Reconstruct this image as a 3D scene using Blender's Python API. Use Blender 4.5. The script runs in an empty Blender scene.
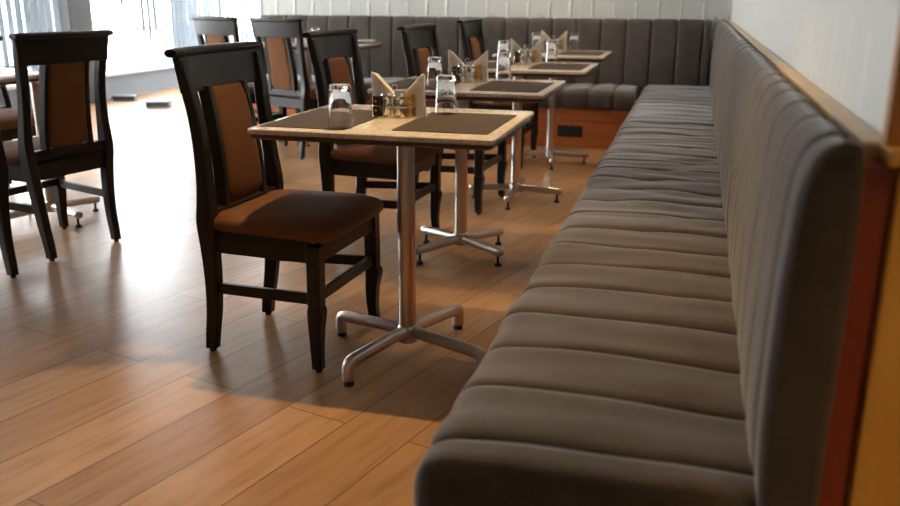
import bpy, bmesh, math, random
from mathutils import Vector, Matrix, noise
random.seed(7)
sc = bpy.context.scene
COL = sc.collection
PI = math.pi

# ------------------------------------------------------------------ materials
def mat(name, col, rough=.5, metal=0., spec=.5, build=None, **kw):
    m = bpy.data.materials.new(name); m.use_nodes = True
    b = m.node_tree.nodes['Principled BSDF']
    b.inputs['Base Color'].default_value = (*col, 1)
    b.inputs['Roughness'].default_value = rough
    b.inputs['Metallic'].default_value = metal
    b.inputs['Specular IOR Level'].default_value = spec
    for k, v in kw.items():
        b.inputs[k.replace('_', ' ')].default_value = v
    if build: build(m.node_tree, b)
    return m

def N(nt, t, **kw):
    n = nt.nodes.new(t)
    for k, v in kw.items(): setattr(n, k, v)
    return n

def coords(nt, scale=(1, 1, 1), rot=(0, 0, 0), loc=(0, 0, 0), kind='Object'):
    tc = N(nt, 'ShaderNodeTexCoord'); mp = N(nt, 'ShaderNodeMapping')
    mp.inputs['Scale'].default_value = scale; mp.inputs['Rotation'].default_value = rot
    mp.inputs['Location'].default_value = loc
    nt.links.new(tc.outputs[kind], mp.inputs['Vector'])
    return mp.outputs['Vector']

def noise_tex(nt, vec, scale, detail=3, rough=.55):
    n = N(nt, 'ShaderNodeTexNoise'); n.inputs['Scale'].default_value = scale
    n.inputs['Detail'].default_value = detail; n.inputs['Roughness'].default_value = rough
    nt.links.new(vec, n.inputs['Vector']); return n.outputs['Fac']

def ramp(nt, fac, stops):
    r = N(nt, 'ShaderNodeValToRGB'); e = r.color_ramp.elements
    while len(e) < len(stops): e.new(.5)
    for x, (p, c) in zip(e, stops):
        x.position = p; x.color = (*c, 1)
    nt.links.new(fac, r.inputs['Fac']); return r.outputs['Color']

def bump(nt, b, h, strength, dist=.01):
    n = N(nt, 'ShaderNodeBump'); n.inputs['Strength'].default_value = strength
    n.inputs['Distance'].default_value = dist
    nt.links.new(h, n.inputs['Height']); nt.links.new(n.outputs['Normal'], b.inputs['Normal'])

def mixc(nt, fac, a, b, mode='MIX'):
    n = N(nt, 'ShaderNodeMix', data_type='RGBA', blend_type=mode)
    if isinstance(fac, (int, float)): n.inputs[0].default_value = fac
    else: nt.links.new(fac, n.inputs[0])
    for i, x in ((6, a), (7, b)):
        if isinstance(x, tuple): n.inputs[i].default_value = (*x, 1)
        else: nt.links.new(x, n.inputs[i])
    return n.outputs[2]

def cloth(c1, c2, sc_=(60, 60, 60), bs=.25):
    def f(nt, b):
        v = coords(nt)
        big = noise_tex(nt, v, 9, 4, .6)
        w = coords(nt, sc_)
        fine = noise_tex(nt, w, 7, 2)
        c = ramp(nt, big, [(.3, c1), (.7, c2)])
        c = mixc(nt, .35, c, ramp(nt, fine, [(.35, tuple(x*.6 for x in c1)), (.65, tuple(min(1, x*1.3) for x in c2))]))
        nt.links.new(c, b.inputs['Base Color'])
        bump(nt, b, fine, bs, .002)
    return f

def floor_build(nt, b):
    A = math.radians(75)
    v0 = coords(nt, rot=(0, 0, 0))
    # plank axis: u along planks (15 deg off the room's depth axis), v across them
    mp = N(nt, 'ShaderNodeMapping', vector_type='TEXTURE')
    mp.inputs['Rotation'].default_value = (0, 0, A)
    mp.inputs['Location'].default_value = (-.62, 1.24, 0)
    nt.links.new(v0, mp.inputs['Vector'])
    v = mp.outputs['Vector']
    br = N(nt, 'ShaderNodeTexBrick'); br.offset = .44; br.squash = 1
    br.inputs['Scale'].default_value = 1; br.inputs['Brick Width'].default_value = 1.2
    br.inputs['Row Height'].default_value = .2015; br.inputs['Mortar Size'].default_value = .0022
    br.inputs['Mortar Smooth'].default_value = .3; br.inputs['Bias'].default_value = 0
    br.inputs['Color1'].default_value = (.0, .0, .0, 1); br.inputs['Color2'].default_value = (1, 1, 1, 1)
    br.inputs['Mortar'].default_value = (.5, .5, .5, 1)
    nt.links.new(v, br.inputs['Vector'])
    st = N(nt, 'ShaderNodeMapping'); st.inputs['Scale'].default_value = (1.6, 16, 1)
    nt.links.new(v, st.inputs['Vector'])
    # shift the grain from plank to plank
    sh = N(nt, 'ShaderNodeVectorMath', operation='MULTIPLY_ADD')
    nt.links.new(br.outputs['Color'], sh.inputs[0]); sh.inputs[1].default_value = (9, 5, 3)
    nt.links.new(st.outputs['Vector'], sh.inputs[2])
    grain = noise_tex(nt, sh.outputs[0], 2.2, 6, .62)
    tone = ramp(nt, br.outputs['Color'], [(0, (.31, .165, .072)), (.5, (.37, .205, .092)), (1, (.43, .25, .118))])
    g = ramp(nt, grain, [(.28, (.62, .56, .5)), (.5, (.95, .95, .95)), (.75, (1.12, 1.12, 1.12))])
    c = mixc(nt, 1, tone, g, 'MULTIPLY')
    c = mixc(nt, br.outputs['Fac'], c, (.07, .03, .012))
    nt.links.new(c, b.inputs['Base Color'])
    inv = N(nt, 'ShaderNodeMath', operation='MULTIPLY_ADD')
    nt.links.new(br.outputs['Fac'], inv.inputs[0]); inv.inputs[1].default_value = -4
    nt.links.new(grain, inv.inputs[2])
    bump(nt, b, inv.outputs[0], .05, .0015)
    r = N(nt, 'ShaderNodeMapRange'); nt.links.new(grain, r.inputs[0])
    r.inputs[3].default_value = .27; r.inputs[4].default_value = .33
    nt.links.new(r.outputs[0], b.inputs['Roughness'])

def wood_build(c1, c2, scale=(3, 3, 30), s=3):
    def f(nt, b):
        v = coords(nt, scale)
        n = noise_tex(nt, v, s, 5, .6)
        nt.links.new(ramp(nt, n, [(.3, c1), (.7, c2)]), b.inputs['Base Color'])
        bump(nt, b, n, .06, .002)
    return f

def wallpaper_build(axis):
    # staggered drop-shaped embossing: narrow vertical strokes, each with a sharp head that runs out downwards
    def f(nt, b):
        tc = N(nt, 'ShaderNodeTexCoord'); sp = N(nt, 'ShaderNodeSeparateXYZ')
        nt.links.new(tc.outputs['Object'], sp.inputs[0])
        def M(op, a, bb=None, c=None):
            n = N(nt, 'ShaderNodeMath', operation=op)
            for i, x in enumerate((a, bb, c)):
                if x is None: continue
                if isinstance(x, (int, float)): n.inputs[i].default_value = x
                else: nt.links.new(x, n.inputs[i])
            return n.outputs[0]
        u = M('MULTIPLY', sp.outputs[axis], 1/.085)
        cell = M('FLOOR', u)
        fu = M('SUBTRACT', M('SUBTRACT', u, cell), .5)
        wn = N(nt, 'ShaderNodeTexWhiteNoise', noise_dimensions='1D'); nt.links.new(cell, wn.inputs['W'])
        odd = M('MULTIPLY', M('FRACT', M('MULTIPLY', cell, .5)), .55)
        vv = M('ADD', M('MULTIPLY_ADD', sp.outputs[2], 1/.42, .43), M('ADD', odd, M('MULTIPLY', wn.outputs['Value'], .06)))
        fv = M('FRACT', vv)                      # 0 bottom .. 1 head
        wid = M('MULTIPLY', M('POWER', fv, 2.0), .20)
        d = M('DIVIDE', M('ABSOLUTE', fu), M('ADD', wid, .02))
        st = M('SUBTRACT', 1.0, M('MINIMUM', d, 1.0))
        st = M('MULTIPLY', st, M('POWER', fv, 1.2))
        mid = noise_tex(nt, coords(nt, (14, 14, 1.5)), 3, 3)
        c = mixc(nt, st, (.53, .53, .485), (.70, .645, .575))
        c = mixc(nt, M('MULTIPLY', mid, .5), c, (.47, .48, .45))
        nt.links.new(c, b.inputs['Base Color'])
        h = M('ADD', M('MULTIPLY', st, 1.0), M('MULTIPLY', mid, .35))
        bump(nt, b, h, .55, .012)
    return f

M = {}
M['floor'] = mat('wood plank floor', (.42, .2, .07), .3, spec=.5, build=floor_build)
M['dark_wood'] = mat('espresso stained wood', (.010, .0075, .006), .36, spec=.30, build=wood_build((.007, .0055, .005), (.014, .010, .008)))
M['orange'] = mat('burnt orange upholstery', (.3, .1, .03), .85, spec=.2, build=cloth((.105, .038, .010), (.150, .056, .016)), Sheen_Weight=.05)
M['fabric'] = mat('charcoal bench cloth', (.10, .09, .08), .88, spec=.2, build=cloth((.057, .045, .038), (.092, .077, .068)), Sheen_Weight=.4, Sheen_Roughness=.35)
M['steel'] = mat('brushed steel', (.52, .46, .41), .33, 1.0)
M['chrome'] = mat('chrome', (.75, .73, .70), .12, 1.0)
M['rubber'] = mat('black rubber', (.012, .012, .012), .55)
M['stone'] = mat('beige granite', (.6, .46, .3), .16, spec=.55, build=lambda nt, b: (
    nt.links.new(mixc(nt, .55, ramp(nt, noise_tex(nt, coords(nt), 90, 4, .7), [(.35, (.22, .17, .13)), (.5, (.50, .44, .375)), (.68, (.66, .61, .55))]),
                      ramp(nt, noise_tex(nt, coords(nt), 14, 3), [(.3, (.42, .38, .34)), (.7, (.56, .525, .485))])), b.inputs['Base Color'])))
M['edge'] = mat('dark brown board', (.055, .028, .014), .5)
M['mat'] = mat('woven brown placemat', (.045, .03, .022), .75, spec=.25, build=lambda nt, b: (
    nt.links.new(ramp(nt, noise_tex(nt, coords(nt, (220, 220, 220)), 2, 2), [(.35, (.026, .018, .014)), (.65, (.060, .044, .034))]), b.inputs['Base Color'])))
M['napkin'] = mat('cream paper napkin', (.78, .66, .52), .85, spec=.2, Subsurface_Weight=.6, Subsurface_Scale=.02, Subsurface_Radius=(1, .97, .94), build=lambda nt, b: (
    nt.links.new(ramp(nt, noise_tex(nt, coords(nt), 40, 3), [(.3, (.86, .76, .62)), (.7, (.92, .85, .74))]), b.inputs['Base Color'])))
M['glass'] = mat('clear drinking glass', (1, 1, 1), .0, spec=.5, Transmission_Weight=1.0, IOR=1.46)
M['sachet'] = mat('amber paper sachet', (.50, .30, .08), .5, build=lambda nt, b: (
    nt.links.new(ramp(nt, noise_tex(nt, coords(nt), 70, 2), [(.4, (.30, .15, .03)), (.6, (.62, .42, .14))]), b.inputs['Base Color'])))
M['brown'] = mat('dark brown box', (.035, .017, .012), .45)
M['pale'] = mat('pale dot', (.55, .42, .33), .5)
M['kick'] = mat('orange brown laminate', (.42, .12, .03), .35, build=wood_build((.36, .095, .022), (.48, .15, .038), (2, 2, 14), 2))
M['red_panel'] = mat('red mahogany laminate', (.20, .030, .008), .4, build=wood_build((.17, .024, .006), (.24, .040, .011), (8, 8, 2), 2))
M['gold_panel'] = mat('golden laminate', (.60, .31, .05), .45, build=wood_build((.55, .28, .045), (.66, .36, .07), (8, 8, 2), 2))
M['upper_panel'] = mat('brown orange laminate', (.34, .145, .03), .45, build=wood_build((.30, .12, .022), (.38, .17, .038), (8, 8, 2), 2))
M['ledge'] = mat('tan oak ledge', (.58, .39, .20), .4, build=wood_build((.64, .47, .29), (.74, .57, .38), (6, 2, 6), 3))
M['paper_x'] = mat('embossed cream wallpaper side', (.7, .7, .65), .6, build=wallpaper_build(1))
M['paper_y'] = mat('embossed cream wallpaper back', (.7, .7, .65), .6, build=wallpaper_build(0))
M['plaster'] = mat('pale plaster', (.62, .58, .52), .8, build=lambda nt, b: bump(nt, b, noise_tex(nt, coords(nt), 60, 3), .05, .002))
M['ceiling'] = mat('ceiling paint', (.55, .50, .44), .9, build=lambda nt, b: bump(nt, b, noise_tex(nt, coords(nt), 60, 3), .05, .002))
M['shadow_wall'] = mat('tan wall paint', (.42, .34, .26), .8, build=lambda nt, b: bump(nt, b, noise_tex(nt, coords(nt), 60, 3), .05, .002))
M['sill'] = mat('blue grey painted sill wall', (.15, .17, .195), .6, build=lambda nt, b: bump(nt, b, noise_tex(nt, coords(nt), 50, 3), .05, .002))
M['frame'] = mat('pale grey aluminium', (.50, .53, .56), .45, .2)
M['column'] = mat('dark grey column', (.03, .028, .028), .6, spec=.3, build=wood_build((.026, .024, .024), (.036, .034, .034), (6, 6, 1), 2))
M['paving'] = mat('pale paving', (.62, .60, .57), .8, build=lambda nt, b: (
    nt.links.new(ramp(nt, noise_tex(nt, coords(nt), 3, 4), [(.3, (.55, .53, .50)), (.7, (.68, .66, .63))]), b.inputs['Base Color'])))
M['picket'] = mat('grey blue painted steel', (.026, .030, .034), .7, spec=.2)
M['white'] = mat('white glazed planter', (.85, .85, .83), .5)
M['china'] = mat('white china', (.82, .80, .77), .25)
M['black'] = mat('black plastic', (.014, .013, .013), .5)
M['grey_plastic'] = mat('grey plastic', (.10, .11, .12), .5)

def pane_mat():
    m = bpy.data.materials.new('window glass'); m.use_nodes = True; nt = m.node_tree; nt.nodes.clear()
    o = N(nt, 'ShaderNodeOutputMaterial'); mx = N(nt, 'ShaderNodeMixShader')
    t = N(nt, 'ShaderNodeBsdfTransparent'); g = N(nt, 'ShaderNodeBsdfGlossy'); g.inputs['Roughness'].default_value = .01
    t.inputs['Color'].default_value = (.95, .97, .98, 1)
    f = N(nt, 'ShaderNodeLayerWeight'); f.inputs['Blend'].default_value = .5
    p = N(nt, 'ShaderNodeMath', operation='POWER'); nt.links.new(f.outputs['Facing'], p.inputs[0]); p.inputs[1].default_value = 5
    q = N(nt, 'ShaderNodeMath', operation='MULTIPLY_ADD'); nt.links.new(p.outputs[0], q.inputs[0]); q.inputs[1].default_value = .45; q.inputs[2].default_value = .03
    nt.links.new(q.outputs[0], mx.inputs[0]); nt.links.new(t.outputs[0], mx.inputs[1]); nt.links.new(g.outputs[0], mx.inputs[2])
    nt.links.new(mx.outputs[0], o.inputs['Surface']); return m
M['pane'] = pane_mat()

def sheer_mat():
    m = bpy.data.materials.new('sheer curtain cloth'); m.use_nodes = True; nt = m.node_tree; nt.nodes.clear()
    o = N(nt, 'ShaderNodeOutputMaterial'); m1 = N(nt, 'ShaderNodeMixShader'); m2 = N(nt, 'ShaderNodeMixShader')
    d = N(nt, 'ShaderNodeBsdfDiffuse'); t = N(nt, 'ShaderNodeBsdfTranslucent'); p = N(nt, 'ShaderNodeBsdfTransparent')
    c = ramp(nt, noise_tex(nt, coords(nt, (30, 30, 2)), 3, 2), [(.3, (.25, .285, .32)), (.7, (.31, .345, .38))])
    nt.links.new(c, d.inputs['Color']); nt.links.new(c, t.inputs['Color'])
    m1.inputs[0].default_value = .45; m2.inputs[0].default_value = .01
    nt.links.new(d.outputs[0], m1.inputs[1]); nt.links.new(t.outputs[0], m1.inputs[2])
    nt.links.new(m1.outputs[0], m2.inputs[1]); nt.links.new(p.outputs[0], m2.inputs[2])
    nt.links.new(m2.outputs[0], o.inputs['Surface']); return m
M['sheer'] = sheer_mat()

def lamp_mat():
    m = bpy.data.materials.new('lit lamp disc'); m.use_nodes = True; nt = m.node_tree
    b = nt.nodes['Principled BSDF']; b.inputs['Emission Color'].default_value = (1, .78, .5, 1); b.inputs['Emission Strength'].default_value = 6
    return m
M['lamp'] = lamp_mat()

# ------------------------------------------------------------------ mesh helpers
class MB:
    def __init__(s): s.v = []; s.f = []
    def add(s, vs, fs):
        n = len(s.v); s.v += [tuple(x) for x in vs]; s.f += [tuple(i+n for i in q) for q in fs]; return s
    def box(s, a, b):
        (x0, y0, z0), (x1, y1, z1) = a, b
        vs = [(x, y, z) for z in (z0, z1) for y in (y0, y1) for x in (x0, x1)]
        return s.add(vs, [(0, 2, 3, 1), (4, 5, 7, 6), (0, 1, 5, 4), (2, 6, 7, 3), (0, 4, 6, 2), (1, 3, 7, 5)])
    def loft(s, secs, cap=True, closed=True):
        n = len(secs[0]); vs = [p for q in secs for p in q]; fs = []
        for i in range(len(secs)-1):
            for j in range(n if closed else n-1):
                k = (j+1) % n
                fs.append((i*n+j, i*n+k, (i+1)*n+k, (i+1)*n+j))
        if cap:
            L = (len(secs)-1)*n
            if cap == 'split': L = len(vs)+n; vs = vs+list(secs[0])+list(secs[-1]); fs.append(tuple(L-n+j for j in reversed(range(n))))
            else: fs.append(tuple(reversed(range(n))))
            fs.append(tuple(L+j for j in range(n)))
        return s.add(vs, fs)
    def tube(s, pts, r, n=12, cap=True):
        pts = [Vector(p) for p in pts]; secs = []
        rs = r if isinstance(r, (list, tuple)) else [r]*len(pts)
        t0 = (pts[1]-pts[0]).normalized()
        up = Vector((0, 0, 1)) if abs(t0.z) < .9 else Vector((1, 0, 0))
        a = t0.cross(up).normalized()
        for i, p in enumerate(pts):
            t = (pts[min(i+1, len(pts)-1)]-pts[max(i-1, 0)]).normalized()
            a = (a - t*a.dot(t)).normalized(); b = t.cross(a)
            secs.append([p + (a*math.cos(2*PI*j/n)+b*math.sin(2*PI*j/n))*rs[i] for j in range(n)])
        return s.loft(secs, cap)
    def lathe(s, prof, n=24, c=(0, 0, 0), cap=True):
        secs = [[(c[0]+r*math.cos(2*PI*j/n), c[1]+r*math.sin(2*PI*j/n), c[2]+z) for j in range(n)] for r, z in prof]
        return s.loft(secs, cap)
    def prism(s, poly, y0, y1):      # poly in xz
        return s.loft([[(x, y0, z) for x, z in poly], [(x, y1, z) for x, z in poly]])
    def xform(s, m):
        s.v = [tuple(m @ Vector(p)) for p in s.v]; return s
    def build(s, name, m, parent=None, smooth=35, bevel=0, seg=2):
        me = bpy.data.meshes.new(name); me.from_pydata(s.v, [], s.f)
        bm = bmesh.new(); bm.from_mesh(me); bmesh.ops.recalc_face_normals(bm, faces=bm.faces); bm.to_mesh(me); bm.free()
        me.materials.append(m)
        if smooth:
            for p in me.polygons: p.use_smooth = True
            me.set_sharp_from_angle(angle=math.radians(smooth))
        o = bpy.data.objects.new(name, me); COL.objects.link(o)
        if bevel:
            b = o.modifiers.new('Bevel', 'BEVEL'); b.width = bevel; b.segments = seg; b.limit_method = 'ANGLE'
        if parent: o.parent = parent
        return o

def tag(o, label, cat, group=None):
    o['label'] = label; o['category'] = cat
    if group: o['group'] = group
    return o
def thing(name, label, cat, loc=(0, 0, 0), rz=0, group=None):
    o = bpy.data.objects.new(name, None); COL.objects.link(o); o.location = loc; o.rotation_euler = (0, 0, rz)
    o.empty_display_size = .1
    return tag(o, label, cat, group)
def struct(o):
    o['kind'] = 'structure'; return o
def kids(o): return [c for c in bpy.data.objects if c.parent == o]
def dup(o, loc=None, rz=None, label=None, parent=None):
    ch = list(kids(o)); c = o.copy(); COL.objects.link(c)
    if loc: c.location = loc
    if rz is not None: c.rotation_euler = (0, 0, rz)
    if label: c['label'] = label
    if parent: c.parent = parent
    for k in ch: dup(k, parent=c)
    return c

def rsec(cx, cy, z, hx, hy, ch=.25):     # chamfered rectangle in the xy plane
    a, b = min(hx, hy)*ch, min(hx, hy)*ch
    return [(cx+x, cy+y, z) for x, y in ((-hx+a, -hy), (hx-a, -hy), (hx, -hy+b), (hx, hy-b), (hx-a, hy), (-hx+a, hy), (-hx, hy-b), (-hx, -hy+b))]

def interp(tab, z):
    for a, b in zip(tab, tab[1:]):
        if a[0] <= z <= b[0]:
            t = (z-a[0])/(b[0]-a[0]); t = t
            return [p+(q-p)*t for p, q in zip(a[1:], b[1:])]
    return tab[-1][1:] if z > tab[-1][0] else tab[0][1:]
def smooth_tab(tab, n):                    # Catmull-Rom through the table's rows
    out = []
    z0, z1 = tab[0][0], tab[-1][0]
    for i in range(len(tab)-1):
        p0 = tab[max(i-1, 0)]; p1 = tab[i]; p2 = tab[i+1]; p3 = tab[min(i+2, len(tab)-1)]
        for k in range(n):
            t = k/n
            out.append([.5*(2*b+(c-a)*t+(2*a-5*b+4*c-d)*t*t+(-a+3*b-3*c+d)*t**3) for a, b, c, d in zip(p0, p1, p2, p3)])
    out.append(list(tab[-1])); return out

# ------------------------------------------------------------------ room
def room():
    struct(MB().box((-6.6, -3.0, -.12), (3.0, 11.0, 0)).build('floor', M['floor'], smooth=0))
    struct(MB().box((-6.6, -3.0, 2.5), (3.0, 11.0, 2.62)).build('ceiling', M['ceiling'], smooth=0))
    # papered wall beside the long bench; its end faces the viewer and is clad in laminate boards
    struct(MB().box((.240, 1.16, 0), (.55, 7.55, 2.5)).build('wall_right', M['paper_x'], smooth=0))
    struct(MB().box((-3.66, 7.19, 0), (.240, 7.40, 2.5)).build('wall_back', M['paper_y'], smooth=0))
    struct(MB().box((-3.66, 7.40, 0), (-3.46, 11.0, 2.5)).build('wall_return', M['plaster'], smooth=0))
    struct(MB().box((2.9, -3.0, 0), (3.0, 7.55, 2.5)).build('wall_side', M['shadow_wall'], smooth=0))
    struct(MB().box((-6.6, -3.1, 0), (3.0, -3.0, 2.5)).build('wall_rear', M['shadow_wall'], smooth=0))
    # window side, X = -6.2
    struct(MB().box((-6.4, -3.0, 0), (-6.2, 2.4, 2.5)).build('wall_left', M['shadow_wall'], smooth=0))
    struct(MB().box((-6.4, 2.4, 0), (-6.2, 10.8, .25)).build('wall_left', M['sill'], smooth=0))
    struct(MB().box((-6.4, 2.4, 2.38), (-6.2, 10.8, 2.5)).build('wall_left', M['plaster'], smooth=0))
    struct(MB().box((-6.44, 2.4, .25), (-6.13, 10.8, .285)).build('trim_1', M['frame'], smooth=0, bevel=.004))
    struct(MB().box((-6.6, 10.8, 0), (-3.46, 11.0, .25)).build('wall_far', M['sill'], smooth=0))
    struct(MB().box((-6.6, 10.8, 2.38), (-3.46, 11.0, 2.5)).build('wall_far', M['plaster'], smooth=0))
    struct(MB().box((-6.2, 10.74, .25), (-3.66, 11.0, .285)).build('trim_2', M['frame'], smooth=0, bevel=.004))
    struct(MB().box((-6.42, 7.80, 0), (-6.12, 8.16, 2.5)).build('trim_3', M['column'], smooth=0, bevel=.01))
    struct(MB().box((-6.42, 10.72, 0), (-6.18, 11.0, 2.5)).build('trim_4', M['frame'], smooth=0, bevel=.01))
    k = 1
    def win(a, b, axis):
        nonlocal k
        f = MB(); g = MB(); w = .028
        if axis == 'y':
            for y in (a, b-2*w): f.box((-6.33, y, .285), (-6.27, y+2*w, 2.38))
            for z in (.285, 2.38-2*w): f.box((-6.33, a+2*w, z), (-6.27, b-2*w, z+2*w))
            g.box((-6.304, a+2*w, .285+2*w), (-6.296, b-2*w, 2.38-2*w))
        else:
            for x in (a, b-2*w): f.box((x, 10.87, .285), (x+2*w, 10.93, 2.38))
            for z in (.285, 2.38-2*w): f.box((a+2*w, 10.87, z), (b-2*w, 10.93, z+2*w))
            g.box((a+2*w, 10.896, .285+2*w), (b-2*w, 10.904, 2.38-2*w))
        fo = struct(f.build('window_%d' % k, M['frame'], smooth=0)); k += 1
        g.build('pane', M['pane'], fo, smooth=0)
    for a, b in ((2.4, 4.2), (4.2, 6.0), (6.0, 7.80), (8.16, 9.72), (9.72, 10.72)): win(a, b, 'y')
    for a, b in ((-6.18, -4.9), (-4.9, -3.66)): win(a, b, 'x')
    # baseboards along the papered wall are hidden by the benches; end cladding of the papered wall
    struct(MB().box((.226, 1.135, .945), (.90, 1.16, 2.5)).build('trim_5', M['upper_panel'], smooth=0, bevel=.003))
    struct(MB().box((.2405, 1.10, 0), (.90, 1.16, .925)).build('trim_6', M['gold_panel'], smooth=0, bevel=.003))
    struct(MB().box((.226, 1.092, .927), (.90, 1.16, .945)).build('trim_7', M['gold_panel'], smooth=0, bevel=.003))
    # tan ledge between the long backrest and the papered wall
    struct(MB().box((.206, 1.160, .915), (.240, 7.15, .945)).build('trim_8', M['ledge'], smooth=0, bevel=.003))

def outside():
    o = MB().box((-30, -6, -.14), (-6.6, 34, -.05)).build('paving', M['paving'], smooth=0); struct(o)
    o = MB().box((-6.6, 11.0, -.14), (8, 34, -.05)).build('paving', M['paving'], smooth=0); struct(o)
    def fence(name, p0, p1, n, label):
        t = thing(name, label, 'fence')
        d = Vector(p1)-Vector(p0)
        dx = d.normalized(); nrm = Vector((-dx.y, dx.x, 0))
        def bar(a, b, z0, z1, w):
            A = Vector(p0)+d*a; B = Vector(p0)+d*b
            q = [A-nrm*w, B-nrm*w, B+nrm*w, A+nrm*w]
            return [[(p.x, p.y, z0) for p in q], [(p.x, p.y, z1) for p in q]]
        for z in (.15, 1.9):
            MB().loft(bar(0, 1, z, z+.05, .015)).build('rail', M['picket'], t, smooth=0)
        h = .032/d.length
        for i in range(n):
            c = (i+.5)/n
            MB().loft(bar(c-h, c+h, -.05, 2.15, .022)).build('picket', M['picket'], t, smooth=0)
        return t
    fence('fence', (-8.75, 9.2, 0), (-8.75, 16.5, 0), 42, 'blurred grey picket fence outside the window behind the dark grey column')
    fence('fence', (-8.0, 15.5, 0), (-3.2, 15.5, 0), 30, 'pale striped picket fence seen outside the far window past the chairs')
    # slim dark poles standing in white cone planters
    p = thing('cone_planter', 'leftmost white cone planter with a dark slim pole outside the window', 'planter', (-7.33, 10.83, -.05), 0, 'cone planters outside the window')
    MB().lathe([(.105, 0), (.10, .12), (.05, .62), (.035, .66), (.025, .66)], 20).build('cone', M['white'], p)
    MB().tube([(0, 0, .64), (0, 0, 2.2)], .022, 10).build('pole', M['black'], p)
    dup(p, (-7.29, 11.05, -.05), None, 'middle white cone planter with a dark slim pole outside the window')
    dup(p, (-7.25, 11.27, -.05), None, 'rightmost white cone planter with a dark slim pole outside the window')
    c = MB()
    c.lathe([(.42, 0), (.46, .2), (.40, .62), (.28, .98), (.14, 1.12), (.03, 1.16)], 24)
    o = c.build('garden_urn', M['white'], smooth=60); o.location = (-7.98, 10.85, -.05)
    tag(o, 'rounded white urn standing outside the window left of the cone planters', 'urn')

def blinds():
    # vertical blind: slats turned half open on a head rail
    def blind(p0, step, n, axis, ang, label, w=.098):
        t = thing('vertical_blind', label, 'blind', p0, 0, 'vertical blinds at the windows')
        L = step*n
        MB().box(*(((-.02, -.04, 2.33), (.02, L, 2.375)) if axis == 'y' else ((-.04, -.02, 2.33), (L, .02, 2.375)))).build('head_rail', M['frame'], t, smooth=0, bevel=.004)
        for i in range(n):
            a = R(ang+random.uniform(-7, 7)); c = (i+.5)*step
            x, y = (0, c) if axis == 'y' else (c, 0)
            dx, dy = math.cos(a)*w/2, math.sin(a)*w/2
            px, py = -dy*.16, dx*.16
            q = [(x-dx, y-dy), (x-dx*.4+px, y-dy*.4+py), (x+dx*.4+px, y+dy*.4+py), (x+dx, y+dy)]
            ln = math.hypot(dx, dy); nx, ny = -dy/ln*.0012, dx/ln*.0012
            ring = q+[(u+nx, v+ny) for u, v in reversed(q)]
            MB().loft([[(u, v, z) for u, v in ring] for z in (.31, 2.33)]).build('slat', M['sheer'], t, smooth=30)
        return t
    blind((-6.08, 6.88, 0), .105, 7, 'y', 100, 'pale blue vertical blind at the window left of the grey column')
    blind((-6.08, 9.58, 0), .115, 9, 'y', 94, 'pale striped vertical blind at the window in the far corner behind the distant chairs')
R = math.radians

# ------------------------------------------------------------------ benches
def banquette_seat(prof, length, ch, end_round=.05, seed=0, wr=.004, lo=True, hi=True, puff=.002, first=0.):
    """prof: (p, z) open polyline front-bottom -> back, swept along s in 0..length; ch: stitched channel width; first: s of the first stitch"""
    pf = smooth_tab(prof, 4); n = len(pf); ns = []
    for i in range(n):
        a = pf[max(i-1, 0)]; b = pf[min(i+1, n-1)]
        d = Vector((b[0]-a[0], b[1]-a[1])).normalized(); ns.append(Vector((-d.y, d.x)))
    S = set([0., length])
    k0 = -1
    while True:
        a = first+k0*ch; k0 += 1
        if a > length: break
        for t in (-.004, 0, .004, .012, .026, .05, .078, .1, .122, .148, .166, .176, .184):
            s_ = a + t*ch/.19
            if 0 < s_ < length: S.add(round(s_, 5))
    for e, f in ((0, 1), (length, -1)):
        for t in (.004, .012, .022, .034, .048): S.add(round(e+f*t, 5))
    secs = []; cx = sum(p[0] for p in pf)/n; cz = sum(p[1] for p in pf)/n
    for s in sorted(S):
        u = ((s-first)/ch) % 1.0; d = min(u, 1-u)*ch
        off = -.011*math.exp(-d/.0048) + puff*(1-math.exp(-d/.022)) - puff*.5
        e = 1.0
        ins = 0.
        for on, dd in ((lo, s), (hi, length-s)):
            if on and dd < end_round: ins = max(ins, end_round-math.sqrt(max(0, end_round**2-(end_round-dd)**2)))
        sec = []
        for (p, z), nn in zip(pf, ns):
            w = noise.noise(Vector((p*3+seed, s*13, z*3)))*wr + noise.noise(Vector((p*5+seed, s*3.5, z*5)))*wr*1.3
            k = math.exp(-((s-2.6)/1.3)**2)*wr/.0055 if wr > .004 else 0
            w -= .011*k*max(0, .75-abs(noise.noise(Vector((p*2.2+seed, s*7.5, 4.1))))*5)
            o = off + w - ins
            sec.append((p+nn.x*o, s, z+nn.y*o))
        secs.append(sec)
    return secs

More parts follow.
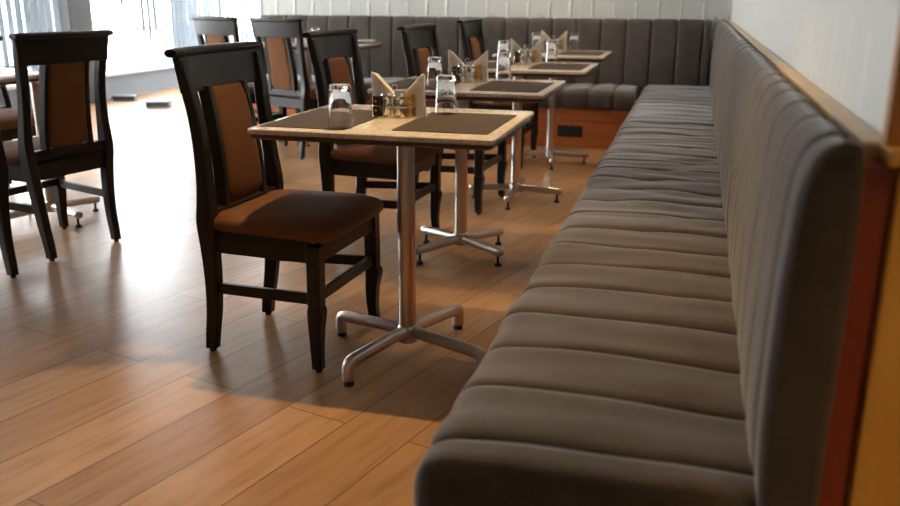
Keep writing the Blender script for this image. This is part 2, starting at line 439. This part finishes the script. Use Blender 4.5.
def benches():
    # ---- long bench along the right wall
    Y0, Y1 = 1.108, 7.02
    b = thing('long_banquette', 'long charcoal upholstered bench running along the papered right wall', 'bench', (0, 0, 0))
    prof = [(-.290, .275), (-.340, .285), (-.362, .33), (-.369, .385), (-.364, .428), (-.338, .452), (-.28, .459), (-.12, .461), (.04, .459), (.16, .455)]
    secs = banquette_seat(prof, Y1-Y0, .192, .026, 3, .0055, True, False, first=.082)
    def fold(p, s, z):          # loose cloth hangs in soft folds at the near front corner
        k = max(0, 1-s/.45)*max(0, min(1, (.435-z)/.06))*(1 if p < -.25 else 0)
        return (p+.006+.007*k*math.sin(s*55+z*6), s+Y0, z)
    m = MB(); m.loft([[fold(*v) for v in q] for q in secs], cap='split', closed=True)
    m.build('seat_cushion', M['fabric'], b, smooth=70)
    # backrest: profile up the front, over the top
    prof = [(.128, .44), (.122, .55), (.124, .70), (.130, .82), (.136, .890), (.148, .928), (.167, .945), (.188, .946), (.202, .928), (.206, .80), (.206, .44)]
    secs = banquette_seat(prof, Y1+.05-1.10, .192, .012, 9, .003, True, False, first=.09)
    m = MB(); m.loft([[(p, s+1.10, z) for p, s, z in q] for q in secs], cap='split', closed=True)
    m.build('backrest', M['fabric'], b, smooth=70)
    MB().box((-.305, 1.18, .0), (.19, 6.62, .275)).build('base_panel', M['kick'], b, smooth=0, bevel=.003)
    MB().box((.200, 1.110, 0), (.2395, 1.158, .925)).build('end_panel', M['red_panel'], b, smooth=0, bevel=.003)
    MB().box((.2075, 1.161, .44), (.2385, 7.0, .912)).build('back_board', M['kick'], b, smooth=0)
    # ---- bench along the back wall
    b = thing('back_banquette', 'charcoal upholstered bench along the back wall above an orange wood plinth', 'bench', (0, 0, 0))
    X0, X1 = -3.64, .10
    prof = [(6.62, .30), (6.575, .31), (6.558, .345), (6.553, .39), (6.562, .425), (6.60, .447), (6.70, .452), (6.85, .452), (7.05, .448)]
    secs = banquette_seat(prof, -.40-X0, .19, .05, 5, .007, True, False, first=.05)
    m = MB(); m.loft([[(s+X0, p, z) for p, s, z in q] for q in secs], cap='split', closed=True)
    m.build('seat_cushion', M['fabric'], b, smooth=70)
    prof = [(7.03, .445), (7.015, .55), (7.015, .70), (7.02, .84), (7.03, .905), (7.05, .938), (7.08, .948), (7.12, .945), (7.15, .92), (7.155, .80), (7.155, .445)]
    secs = banquette_seat(prof, X1-X0, .19, .04, 8, .002, True, False, first=.078)
    m = MB(); m.loft([[(s+X0, p, z) for p, s, z in q] for q in secs], cap='split', closed=True)
    m.build('backrest', M['fabric'], b, smooth=70)
    MB().box((X0+.03, 6.63, .215), (-.33, 7.15, .30)).build('plinth_rail', M['kick'], b, smooth=0, bevel=.003)
    MB().box((X0+.03, 6.66, .0), (-.33, 7.15, .21)).build('plinth_board', M['kick'], b, smooth=0, bevel=.003)
    # black vent in the plinth
    v = thing('plinth_vent', 'black rectangular vent set in the orange plinth under the back bench', 'vent', (-.875, 6.66, .125))
    MB().box((-.095, -.012, -.042), (.095, .0, .042)).build('frame', M['black'], v, smooth=0, bevel=.003)
    for i in range(5):
        z = -.03+i*.015
        MB().box((-.082, -.016, z-.003), (.082, -.012, z+.003)).build('louver', M['black'], v, smooth=0)

# ------------------------------------------------------------------ chair
def make_chair(label):
    t = thing('dining_chair', label, 'chair', (0, 0, 0), 0, 'dark wood dining chairs with orange upholstery')
    W = M['dark_wood']
    post = [(.012, -.222, .178, .019, .017), (.06, -.217, .178, .020, .018), (.15, -.203, .181, .022, .019), (.26, -.194, .188, .024, .020),
            (.36, -.191, .197, .027, .021), (.44, -.190, .205, .030, .022), (.50, -.186, .207, .027, .021), (.58, -.190, .201, .022, .020),
            (.68, -.198, .196, .020, .020), (.77, -.208, .198, .019, .020), (.84, -.219, .205, .018, .020), (.93, -.234, .212, .014, .018)]
    rows = smooth_tab(post, 3)
    for s in (-1, 1):
        p = MB().loft([rsec(x, y*s, z, hx, hy) for z, x, y, hx, hy in rows]).build('back_post', W, t, smooth=30)
        MB().lathe([(.011, 0), (.011, .016)], 12, (-.222, .178*s, 0)).build('glide', M['rubber'], p)
    # crest rail, bowed backwards, with a rolled moulding on top
    def cx(y): return -.026*(1-(y/.235)**2)
    secs = []
    for i in range(17):
        q = -1+2*i/16
        sec = []
        for dx, z, hw in ((-.013, .832, .226), (.013, .832, .226), (.012, .88, .228), (.012, .945, .236), (-.012, .945, .236), (-.013, .88, .228)):
            y = q*hw; sec.append((-.222-(z-.84)*.15+dx+cx(y), y, z))
        secs.append(sec)
    cr = MB().loft(secs).build('crest_rail', W, t, smooth=30, bevel=.003)
    secs = []
    for i in range(21):
        q = -1+2*i/20; y = q*.246; k = 1 if abs(q) < .95 else .82
        sec = []
        for j in range(14):
            a = 2*PI*j/14
            sec.append((-.240+cx(y*.9)+.029*k*math.cos(a)*(1 if math.cos(a) < 0 else .9), y, .949+.0145*k*math.sin(a)))
        secs.append(sec)
    MB().loft(secs).build('crest_moulding', W, cr, smooth=50)
    # splat: dark frame with an upholstered pad
    sp = [(.455, -.178, .108), (.55, -.180, .105), (.65, -.190, .101), (.75, -.205, .097), (.845, -.224, .094)]
    rows = smooth_tab(sp, 4)
    fr = MB()
    for s in (-1, 1):
        fr.loft([rsec(x-cx_, s*(h+.007), z, .021, .011) for z, x, h in rows for cx_ in (.010,)])
    fo = fr.build('splat_frame', W, t, smooth=30)
    secs = []; R = len(rows)
    for i, (z, x, h) in enumerate(rows):
        f = i/(R-1); z = .476+(z-.455)*(.838-.476)/(.39)
        e = (f*.36 if f < .5 else .008+(1-f)*.36); rr = .03 if f < .5 else .014
        w = h-.001-(rr-math.sqrt(max(0, rr*rr-(rr-e)**2)) if e < rr else 0)
        pu = .012+.014*min(1, e/.05)
        sec = []
        for j in range(20):
            a = 2*PI*j/20
            ca, sa = math.cos(a), math.sin(a)
            sec.append((x-.010+pu*math.copysign(abs(ca)**.55, ca), w*math.copysign(abs(sa)**.35, sa), z))
        secs.append(sec)
    MB().loft(secs).build('splat_pad', M['orange'], t, smooth=60)
    MB().box((-.205, -.190, .432), (-.168, .190, .476)).build('back_rail', W, t, smooth=30, bevel=.005)
    # front legs: square to the stretcher, carved below it
    leg = [(.012, .180, .220, .0165, .0165), (.03, .178, .218, .0165, .0165), (.08, .175, .214, .018, .018), (.14, .176, .215, .021, .021), (.19, .181, .219, .0245, .0245),
           (.205, .180, .218, .0235, .0235), (.212, .178, .215, .021, .021), (.25, .178, .214, .022, .022), (.40, .178, .210, .0225, .0225)]
    for s in (-1, 1):
        p = MB().loft([rsec(x, y*s, z, hx, hy, .18) for z, x, y, hx, hy in leg]).build('leg', W, t, smooth=30)
        MB().lathe([(.011, 0), (.011, .016)], 12, (.180, .220*s, 0)).build('glide', M['rubber'], p)
    # seat frame
    m = MB()
    for s in (-1, 1):
        m.loft([[(x, s*(y-.016), z0) for x, y, z0 in q]+[(x, s*(y+.008), z0) for x, y, z0 in reversed(q)] for q in
                ([(-.175, .200, .345), (.165, .212, .345)], [(-.175, .200, .418), (.165, .212, .418)])])
    m.box((.165, -.195, .345), (.191, .195, .418)); m.box((-.20, -.19, .35), (-.172, .19, .418))
    m.build('seat_frame', W, t, smooth=30, bevel=.003)
    # upholstered seat
    secs = []
    def outline(gr, z, n=40):
        pts = []
        for j in range(n):
            a = 2*PI*j/n; ca, sa = math.cos(a), math.sin(a)
            x = math.copysign(abs(ca)**.30, ca); y = math.copysign(abs(sa)**.30, sa)
            mx = max(abs(x), abs(y))
            xx = .018+x*(.208+gr); hw = .228+.012*(xx/.2)
            pts.append((xx, y*(hw+gr), z))
        return pts
    for gr, z in ((-.012, .416), (.002, .420), (.010, .432), (.010, .446), (.002, .457), (-.016, .466), (-.05, .473), (-.10, .478), (-.16, .480), (-.2, .4805)):
        secs.append(outline(gr, z))
    sc_ = []
    for k, q in enumerate(secs):
        sc_.append([(max(x, -.186) if abs(y) > .14 else max(x, -.162), y, z-.006*max(0, (x-.12)/.1)) for x, y, z in q])
    MB().loft(sc_).build('seat', M['orange'], t, smooth=60)
    # stretchers
    for s in (-1, 1):
        q = [[(-.19, s*.186-.009, .205), (-.19, s*.186+.009, .205), (-.19, s*.186+.009, .24), (-.19, s*.186-.009, .24)],
             [(.165, s*.212-.009, .215), (.165, s*.212+.009, .215), (.165, s*.212+.009, .25), (.165, s*.212-.009, .25)]]
        MB().loft(q).build('stretcher', W, t, smooth=30, bevel=.003)
    MB().box((.169, -.198, .222), (.189, .198, .255)).build('stretcher', W, t, smooth=30, bevel=.003)
    return t

# ------------------------------------------------------------------ table
def round_rect(x0, y0, x1, y1, r, z, n=6):
    pts = []
    for cx, cy, a0 in ((x1-r, y0+r, -90), (x1-r, y1-r, 0), (x0+r, y1-r, 90), (x0+r, y0+r, 180)):
        for k in range(n+1):
            a = math.radians(a0+90*k/n); pts.append((cx+r*math.cos(a), cy+r*math.sin(a), z))
    return pts

def make_table(label, loc, top, arot, elbows, sx=.36, sy=.315):
    t = thing('pedestal_table', label, 'table', loc, 0, 'small granite topped tables along the bench')
    ox, oy = top
    def rr(i, z, r=.016): return round_rect(ox-sx+i, oy-sy+i, ox+sx-i, oy+sy-i, r-i*.3, z)
    MB().loft([rr(.003, .734), rr(0, .737), rr(0, .747), rr(.003, .750)]).build('tabletop', M['stone'], t, smooth=40)
    MB().loft([rr(.016, .718), rr(.005, .724), rr(.004, .734)]).build('underside_board', M['edge'], t, smooth=40)
    MB().lathe([(.027, .06), (.027, .700)], 24).build('pole', M['steel'], t)
    MB().lathe([(.06, .700), (.06, .706), (.03, .712), (.03, .718)], 24).build('top_plate', M['steel'], t)
    MB().lathe([(.024, .045), (.032, .05), (.032, .098), (.027, .104)], 20).build('hub', M['steel'], t)
    L = .285 if elbows else .25
    for k in range(4):
        a = math.radians(arot+90*k); c, s = math.cos(a), math.sin(a)
        if elbows:
            m = MB().tube([(c*.02, s*.02, .086), (c*(L-.02), s*(L-.02), .074), (c*(L-.004), s*(L-.004), .069), (c*L, s*L, .058), (c*L, s*L, .018)], .0195, 14)
        else:
            m = MB().tube([(c*.02, s*.02, .074), (c*(L-.01), s*(L-.01), .064), (c*(L+.008), s*(L+.008), .064), (c*(L+.016), s*(L+.016), .064)], [.0195, .0195, .0185, .010], 14)
        arm = m.build('base_arm', M['steel'], t, smooth=50)
        g = MB()
        if elbows: g.lathe([(.016, 0), (.016, .010), (.008, .012), (.008, .02)], 12, (c*L, s*L, 0))
        else: g.lathe([(.015, 0), (.015, .010), (.006, .016), (.006, .048)], 12, (c*(L-.012), s*(L-.012), 0))
        g.build('glide', M['rubber'], arm)
        a2 = math.radians(arot-12+90*k)
        c, s = math.cos(a2), math.sin(a2)
        MB().tube([(c*.03, s*.03, .7055), (c*.245, s*.245, .7055), (c*.258, s*.258, .7055)], [.0125, .0125, .008], 12).build('support_arm', M['steel'], t, smooth=50)
    return t

ZT = .750
def placemat(x0, x1, y0, y1, z, label):
    cx, cy = (x0+x1)/2, (y0+y1)/2
    o = MB().loft([round_rect(x0-cx, y0-cy, x1-cx, y1-cy, .004, 0, 2), round_rect(x0-cx, y0-cy, x1-cx, y1-cy, .004, .0022, 2)]).build('placemat', M['mat'], smooth=0)
    o.location = (cx, cy, z); return tag(o, label, 'placemat', 'brown woven placemats')

def make_glass(label):
    # tumbler set down on its rim: open end below, thick base on top
    prof = [(.0355, 0), (.0350, .0), (.0300, .110), (.0285, .119), (.027, .1205), (.0001, .1205)]
    ins = [(.0001, .1035), (.0262, .1035), (.0272, .106), (.0335, .001)]
    m = MB()
    outer = [(.0348, .0012), (.0352, .0), (.0356, .0012)]
    full = [(.0338, .0), (.0356, .0), (.0330, .058), (.0306, .112), (.0296, .119), (.0275, .1208), (.0003, .1208)]
    inner = [(.0003, .1040), (.0250, .1040), (.0272, .1015), (.0308, .056), (.0338, .0)]
    m.lathe(full+[], 32, cap=False)
    n = len(m.v)
    m2 = MB().lathe(inner, 32, cap=False)
    m.add(m2.v, m2.f)
    # close the two tiny axis holes
    L = (len(full)-1)*32
    m.f.append(tuple(L+j for j in range(32))); m.f.append(tuple(n+j for j in range(32)))
    me_o = m.build('tumbler', M['glass'], smooth=40)
    bm = bmesh.new(); bm.from_mesh(me_o.data); bmesh.ops.remove_doubles(bm, verts=bm.verts, dist=1e-5)
    bmesh.ops.recalc_face_normals(bm, faces=bm.faces); bm.to_mesh(me_o.data); bm.free()
    me_o.data.set_sharp_from_angle(angle=math.radians(40))
    return tag(me_o, label, 'glass', 'upturned clear tumblers')

def make_shaker(label):
    t = thing('shaker', label, 'shaker', group='chrome shakers in the wire racks')
    MB().lathe([(.0165, 0), (.0175, .002), (.0175, .056), (.0165, .058)], 24).build('body', M['chrome'], t, smooth=40)
    MB().lathe([(.0165, .058), (.0175, .060), (.0172, .070), (.012, .076), (.002, .077)], 24).build('cap', M['chrome'], t, smooth=40)
    return t

def make_rack(label):
    t = thing('wire_rack', label, 'rack', group='wire condiment racks')
    def loop(w0, w1, d0, d1, z, r=.0016):
        p = [(x, y, z) for x, y, _ in round_rect(w0, d0, w1, d1, .012, 0, 4)]; p.append(p[0])
        return MB().tube(p, r, 6)
    loop(-.062, .062, -.034, .030, .036).build('wire_loop', M['chrome'], t, smooth=60)
    loop(-.062, .062, -.034, .030, .004, .0018).build('wire_loop', M['chrome'], t, smooth=60)
    for x, y in ((-.062, -.02), (-.062, .018), (.062, -.02), (.062, .018)):
        MB().tube([(x, y, .0015), (x, y, .036)], .0015, 6).build('wire_upright', M['chrome'], t, smooth=60)
    for x in (-.021, .021):
        MB().tube([(x-.014, -.034, .036), (x, -.036, .010), (x+.014, -.034, .036)], .0014, 6).build('wire_scroll', M['chrome'], t, smooth=60)
    h = MB().tube([(0, .005, .004), (0, .005, .080)]+[(.009*math.sin(a), .005, .0905-.009*math.cos(a)) for a in [k*PI/6 for k in range(1, 12)]]+[(0, .005, .082)], .0017, 6)
    h.build('carry_handle', M['chrome'], t, smooth=60)
    return t

def make_napkin(side, label):
    """folded paper napkin: upright outer edge, fold sloping down to the middle of the rack"""
    pts = [(.006, .0), (.090, .002), (.089, .070), (.092, .126), (.090, .134), (.083, .132), (.022, .072), (.004, .060)]
    m = MB(); n = 5; th = .0042
    for k in range(n):
        q = [((x-.002*k*(z/.13))*side, z-.0012*k*(z/.13)) for x, z in pts]
        y0 = -n*th/2+k*th
        m.loft([[(x, y0+.0006, z) for x, z in q], [(x, y0+th-.0004, z) for x, z in q]])
    # outer fold that ties the layers together
    o = m.build('napkin', M['napkin'], smooth=0)
    return tag(o, label, 'napkin', 'folded cream napkins standing in the racks')

def make_packet(kind, label):
    t = thing('sachet_packet', label, 'packet', group='small packets in the wire racks')
    if kind == 'amber':
        for i in range(3):
            y = -.012+i*.009
            MB().loft([round_rect(-.017, y, .017, y+.0075, .002, .004, 2), round_rect(-.018, y-.0002, .018, y+.0078, .002, .035, 2), round_rect(-.017, y+.003, .017, y+.0045, .0005, .072, 2)]).build('sachet', M['sachet'], t, smooth=50)
    else:
        MB().box((-.010, -.022, .004), (.010, .022, .066)).build('box', M['brown'], t, smooth=0, bevel=.002)
        for z in (.022, .050):
            MB().lathe([(.0035, 0), (.0035, .0015), (.001, .002)], 10).xform(Matrix.Translation((0, -.022, z)) @ Matrix.Rotation(PI/2, 4, 'X')).build('stud', M['pale'], t)
    return t

# ------------------------------------------------------------------ assemble
room(); outside(); blinds(); benches()

R = math.radians
CH = [(-1.209, 2.517, -3, 'nearest dark wood chair with orange seat, standing alone in front at the first table'),
      (-1.344, 3.757, -3, 'dark wood chair tucked under the second table, right behind the nearest chair'),
      (-1.205, 4.621, -4, 'dark wood chair at the third table along the bench, its orange splat above the glasses'),
      (-1.243, 5.930, -2, 'small distant dark chair at the farthest table along the bench'),
      (-2.805, 3.271, 168, 'dark chair on the left with its brown upholstered back turned to the viewer'),
      (-2.875, 2.690, 166, 'dark chair cut off by the left edge of the picture, nearest on the left side'),
      (-2.711, 5.873, 71, 'distant chair seen from behind with a wide pinkish orange back, before the back bench'),
      (-3.248, 6.012, 68, 'leftmost of the two distant chairs seen from behind, against the bright far window'),
      (-3.74, 4.08, -8, 'orange backed chair on the far side of the left table by the window')]
proto = None
for x, y, a, l in CH:
    if proto is None:
        proto = make_chair(l); proto.location = (x, y, 0); proto.rotation_euler = (0, 0, R(a))
    else: dup(proto, (x, y, 0), R(a), l)

T = [((-.819, 2.490), (-.034, .061), 70, True, 'nearest granite topped table on a steel pedestal with elbowed feet'),
     ((-.945, 3.645), (.039, .018), 57, False, 'second granite topped table from the front, its four steel feet on thin black glides'),
     ((-.922, 4.775), (.043, .010), 2, False, 'third granite topped table from the front along the bench'),
     ((-.914, 5.964), (.009, -.006), 12, False, 'farthest granite topped table along the bench, in front of the black vent')]
TC = []
for (px, py), (ox, oy), ar, el, l in T:
    make_table(l, (px, py, 0), (ox, oy), ar, el); TC.append((px+ox, py+oy))
t = make_table('granite topped table on the left between the chairs by the window', (-3.11, 3.66, 0), (-.20, -.20), -22, False, .36, .315); t['group'] = 'tables away from the long bench'
t = make_table('distant granite topped table in front of the back bench, carrying a white plate', (-2.88, 6.35, 0), (0, .15), 20, False, .46, .30); t['group'] = 'tables away from the long bench'

WH = ['the nearest table', 'the second table from the front', 'the third table from the front', 'the farthest table by the back bench']
for (cx, cy), w in zip(TC, WH):
    placemat(cx-.340, cx-.080, cy-.265, cy+.160, ZT, 'dark brown woven placemat at the chair side of '+w)
    placemat(cx+.048, cx+.325, cy-.232, cy+.185, ZT, 'dark brown woven placemat at the bench side of '+w)

ZM = ZT+.0022
GL = [(-.956, 2.320, 1, 'clear upturned glass on the left mat of the nearest table'), (-.752, 2.700, 1, 'clear upturned glass on the right mat of the nearest table'),
      (-1.022, 3.495, 1, 'clear upturned glass at the chair side of the second table'), (-.823, 3.915, 0, 'clear upturned glass behind the napkins on the bench side of the second table'),
      (-1.055, 5.000, 1, 'clear upturned glass at the chair side of the third table'), (-.800, 5.135, 0, 'clear upturned glass right of the napkins on the third table'),
      (-1.060, 6.120, 1, 'clear upturned glass at the chair side of the farthest table'), (-.810, 6.190, 0, 'clear upturned glass right of the napkins on the farthest table')]
g0 = None
def on_mat(x, y):
    for cx, cy in TC:
        for a, b, c, d in ((cx-.340, cx-.080, cy-.265, cy+.160), (cx+.048, cx+.325, cy-.232, cy+.185)):
            if a < x < b and c < y < d: return True
    return False
for x, y, m, l in GL:
    z = ZM if on_mat(x, y) else ZT
    if g0 is None: g0 = make_glass(l); g0.location = (x, y, z)
    else: dup(g0, (x, y, z), None, l)

RK = [(-.886, 2.585, -6), (-.963, 3.800, 4), (-.912, 4.930, 6), (-.950, 6.180, 4)]
WR = ['the nearest table', 'the second table', 'the third table', 'the farthest table']
first = None
def put(o, x, y, a, dx, dy, z, rz=0):
    c, s = math.cos(R(a)), math.sin(R(a))
    o.location = (x+c*dx-s*dy, y+s*dx+c*dy, z); o.rotation_euler = (0, 0, R(a+rz))
for i, ((x, y, a), w) in enumerate(zip(RK, WR)):
    z = ZT+.0002
    L_ = ['chrome wire rack holding napkins and shakers on '+w, 'left chrome shaker in the rack on '+w, 'right chrome shaker in the rack on '+w,
          'left folded cream napkin standing in the rack on '+w, 'right folded cream napkin standing in the rack on '+w,
          'dark brown packet with pale dots at the left of the rack on '+w, 'amber sachets at the right of the rack on '+w]
    if first is None:
        s0 = make_shaker(L_[1])
        first = [make_rack(L_[0]), s0, dup(s0, (0, 0, 0), None, L_[2]), make_napkin(-1, L_[3]), make_napkin(1, L_[4]), make_packet('brown', L_[5]), make_packet('amber', L_[6])]
        set_ = first
    else:
        set_ = [dup(o, (0, 0, 0), None, l) for o, l in zip(first, L_)]
    put(set_[0], x, y, a, 0, 0, z)
    put(set_[1], x, y, a, -.021, -.011, z)
    put(set_[2], x, y, a, .021, -.011, z)
    put(set_[3], x, y, a, 0, .0430 if i else .0440, z, 7)
    put(set_[4], x, y, a, 0, .0430 if i else .0440, z, -7)
    put(set_[5], x, y, a, -.051, -.005, z)
    put(set_[6], x, y, a, .042, .016, z)

# distant table before the back bench: plate, glass, napkin
pl = MB().lathe([(.05, 0), (.06, .004), (.105, .016), (.11, .019), (.106, .0205), (.06, .008), (.001, .007)], 32).build('dinner_plate', M['china'], smooth=50)
pl.location = (-2.54, 6.66, ZT); tag(pl, 'white plate on the distant table in front of the back bench', 'plate')
g = dup(g0, (-2.86, 6.48, ZT), None, 'clear upturned glass on the distant table beside the far chair back')
n = dup(first[3], (-2.87, 6.34, ZT), R(10), 'cream napkin standing on the distant table beside the far chair back')
pl2 = dup(pl, (-3.28, 3.50, ZT), None, 'white plate on the left table between the dark chairs')

# low grey floor boxes by the window
def floor_box(x, y, a, label):
    t = thing('floor_box', label, 'floor box', (x, y, 0), R(a), 'low grey boxes on the floor by the window')
    MB().box((-.12, -.05, 0), (.12, .05, .06)).build('body', M['grey_plastic'], t, smooth=0, bevel=.006)
    MB().box((-.11, -.053, .02), (.11, -.05, .045)).build('slot', M['black'], t, smooth=0)
floor_box(-5.27, 7.93, 17, 'low grey box on the bright floor under the window, seen left of the nearest chair')
floor_box(-5.93, 8.30, 17, 'low grey box on the bright floor under the window, beside the chair seen from behind')

# ------------------------------------------------------------------ lamps
def downlight(x, y, power, label, ang=100, col=(1, .62, .26), blend=.35, rad=.03, aim=None):
    t = thing('ceiling_light', label, 'ceiling light', (x, y, 2.5), 0, 'recessed ceiling lights')
    MB().lathe([(.055, -.012), (.075, -.012), (.078, 0), (.05, 0)], 24, cap=False).build('trim_ring', M['frame'], t)
    MB().lathe([(.05, -.004), (.05, -.002)], 24).build('lens', M['lamp'], t)
    l = bpy.data.lights.new('spot', 'SPOT'); l.energy = power; l.color = col; l.spot_size = R(ang); l.spot_blend = blend; l.shadow_soft_size = rad
    o = bpy.data.objects.new('lamp', l); COL.objects.link(o); o.parent = t; o.location = (0, 0, -.03)
    if aim: o.rotation_euler = (Vector(aim)-Vector((x, y, 2.47))).to_track_quat('-Z', 'Y').to_euler()
    return t
downlight(-.85, 2.62, 210, 'recessed warm ceiling light over the nearest table', 70, (1, .65, .28), .9, .015, (-.62, 1.95, 0))
downlight(-.85, 3.75, 75, 'recessed warm ceiling light over the second table', 76, (1, .70, .40), .55, .02)
downlight(-.85, 4.9, 62, 'recessed warm ceiling light over the third table', 76, (1, .70, .40), .55, .02)
downlight(-.85, 6.0, 55, 'recessed warm ceiling light over the farthest table', 76, (1, .70, .40), .55, .02)
downlight(-1.25, 6.80, 80, 'added wall washer lamp brightening the papered back wall', 95, (1, .86, .66), .9)  # unseen lamp, added to wash the back wall brighter
downlight(1.1, .25, 90, 'added warm spot brightening the panels at the end of the papered wall', 48, (1, .62, .22), .5, .03, (.92, 1.12, .7))  # invented spot out of view, added to brighten the laminate end panels

# ------------------------------------------------------------------ world, camera
w = bpy.data.worlds.new('world'); sc.world = w; w.use_nodes = True; nt = w.node_tree
bg = nt.nodes['Background']
tc = N(nt, 'ShaderNodeTexCoord'); sp = N(nt, 'ShaderNodeSeparateXYZ'); nt.links.new(tc.outputs['Generated'], sp.inputs[0])
nt.links.new(ramp(nt, sp.outputs[2], [(0, (.97, .98, 1)), (.5, (.90, .95, 1))]), bg.inputs['Color'])
bg.inputs['Strength'].default_value = 21.0

H, yaw, pitch, roll, f = 1.115, R(15.256), R(16.436), R(.263), 873.9
F = Vector((-math.sin(yaw)*math.cos(pitch), math.cos(yaw)*math.cos(pitch), -math.sin(pitch)))
Rv = Vector((math.cos(yaw), math.sin(yaw), 0)); U = Rv.cross(F)
R2 = Rv*math.cos(roll)+U*math.sin(roll); U2 = -Rv*math.sin(roll)+U*math.cos(roll)
cam = bpy.data.cameras.new('camera'); co = bpy.data.objects.new('camera', cam); COL.objects.link(co)
co.matrix_world = Matrix(((R2.x, U2.x, -F.x, 0), (R2.y, U2.y, -F.y, 0), (R2.z, U2.z, -F.z, H), (0, 0, 0, 1)))
cam.sensor_width = 36; cam.lens = f/900*36; cam.clip_start = .05
cam.dof.use_dof = True; cam.dof.focus_distance = 2.85; cam.dof.aperture_fstop = 2.8
sc.camera = co
sc.view_settings.view_transform = 'Standard'; sc.view_settings.look = 'None'; sc.view_settings.gamma = 1
sc.view_settings.exposure = 0.0
sc.cycles.use_denoising = True
sc.cycles.max_bounces = 14; sc.cycles.transparent_max_bounces = 12
sc.cycles.transmission_bounces = 14; sc.cycles.sample_clamp_indirect = 10
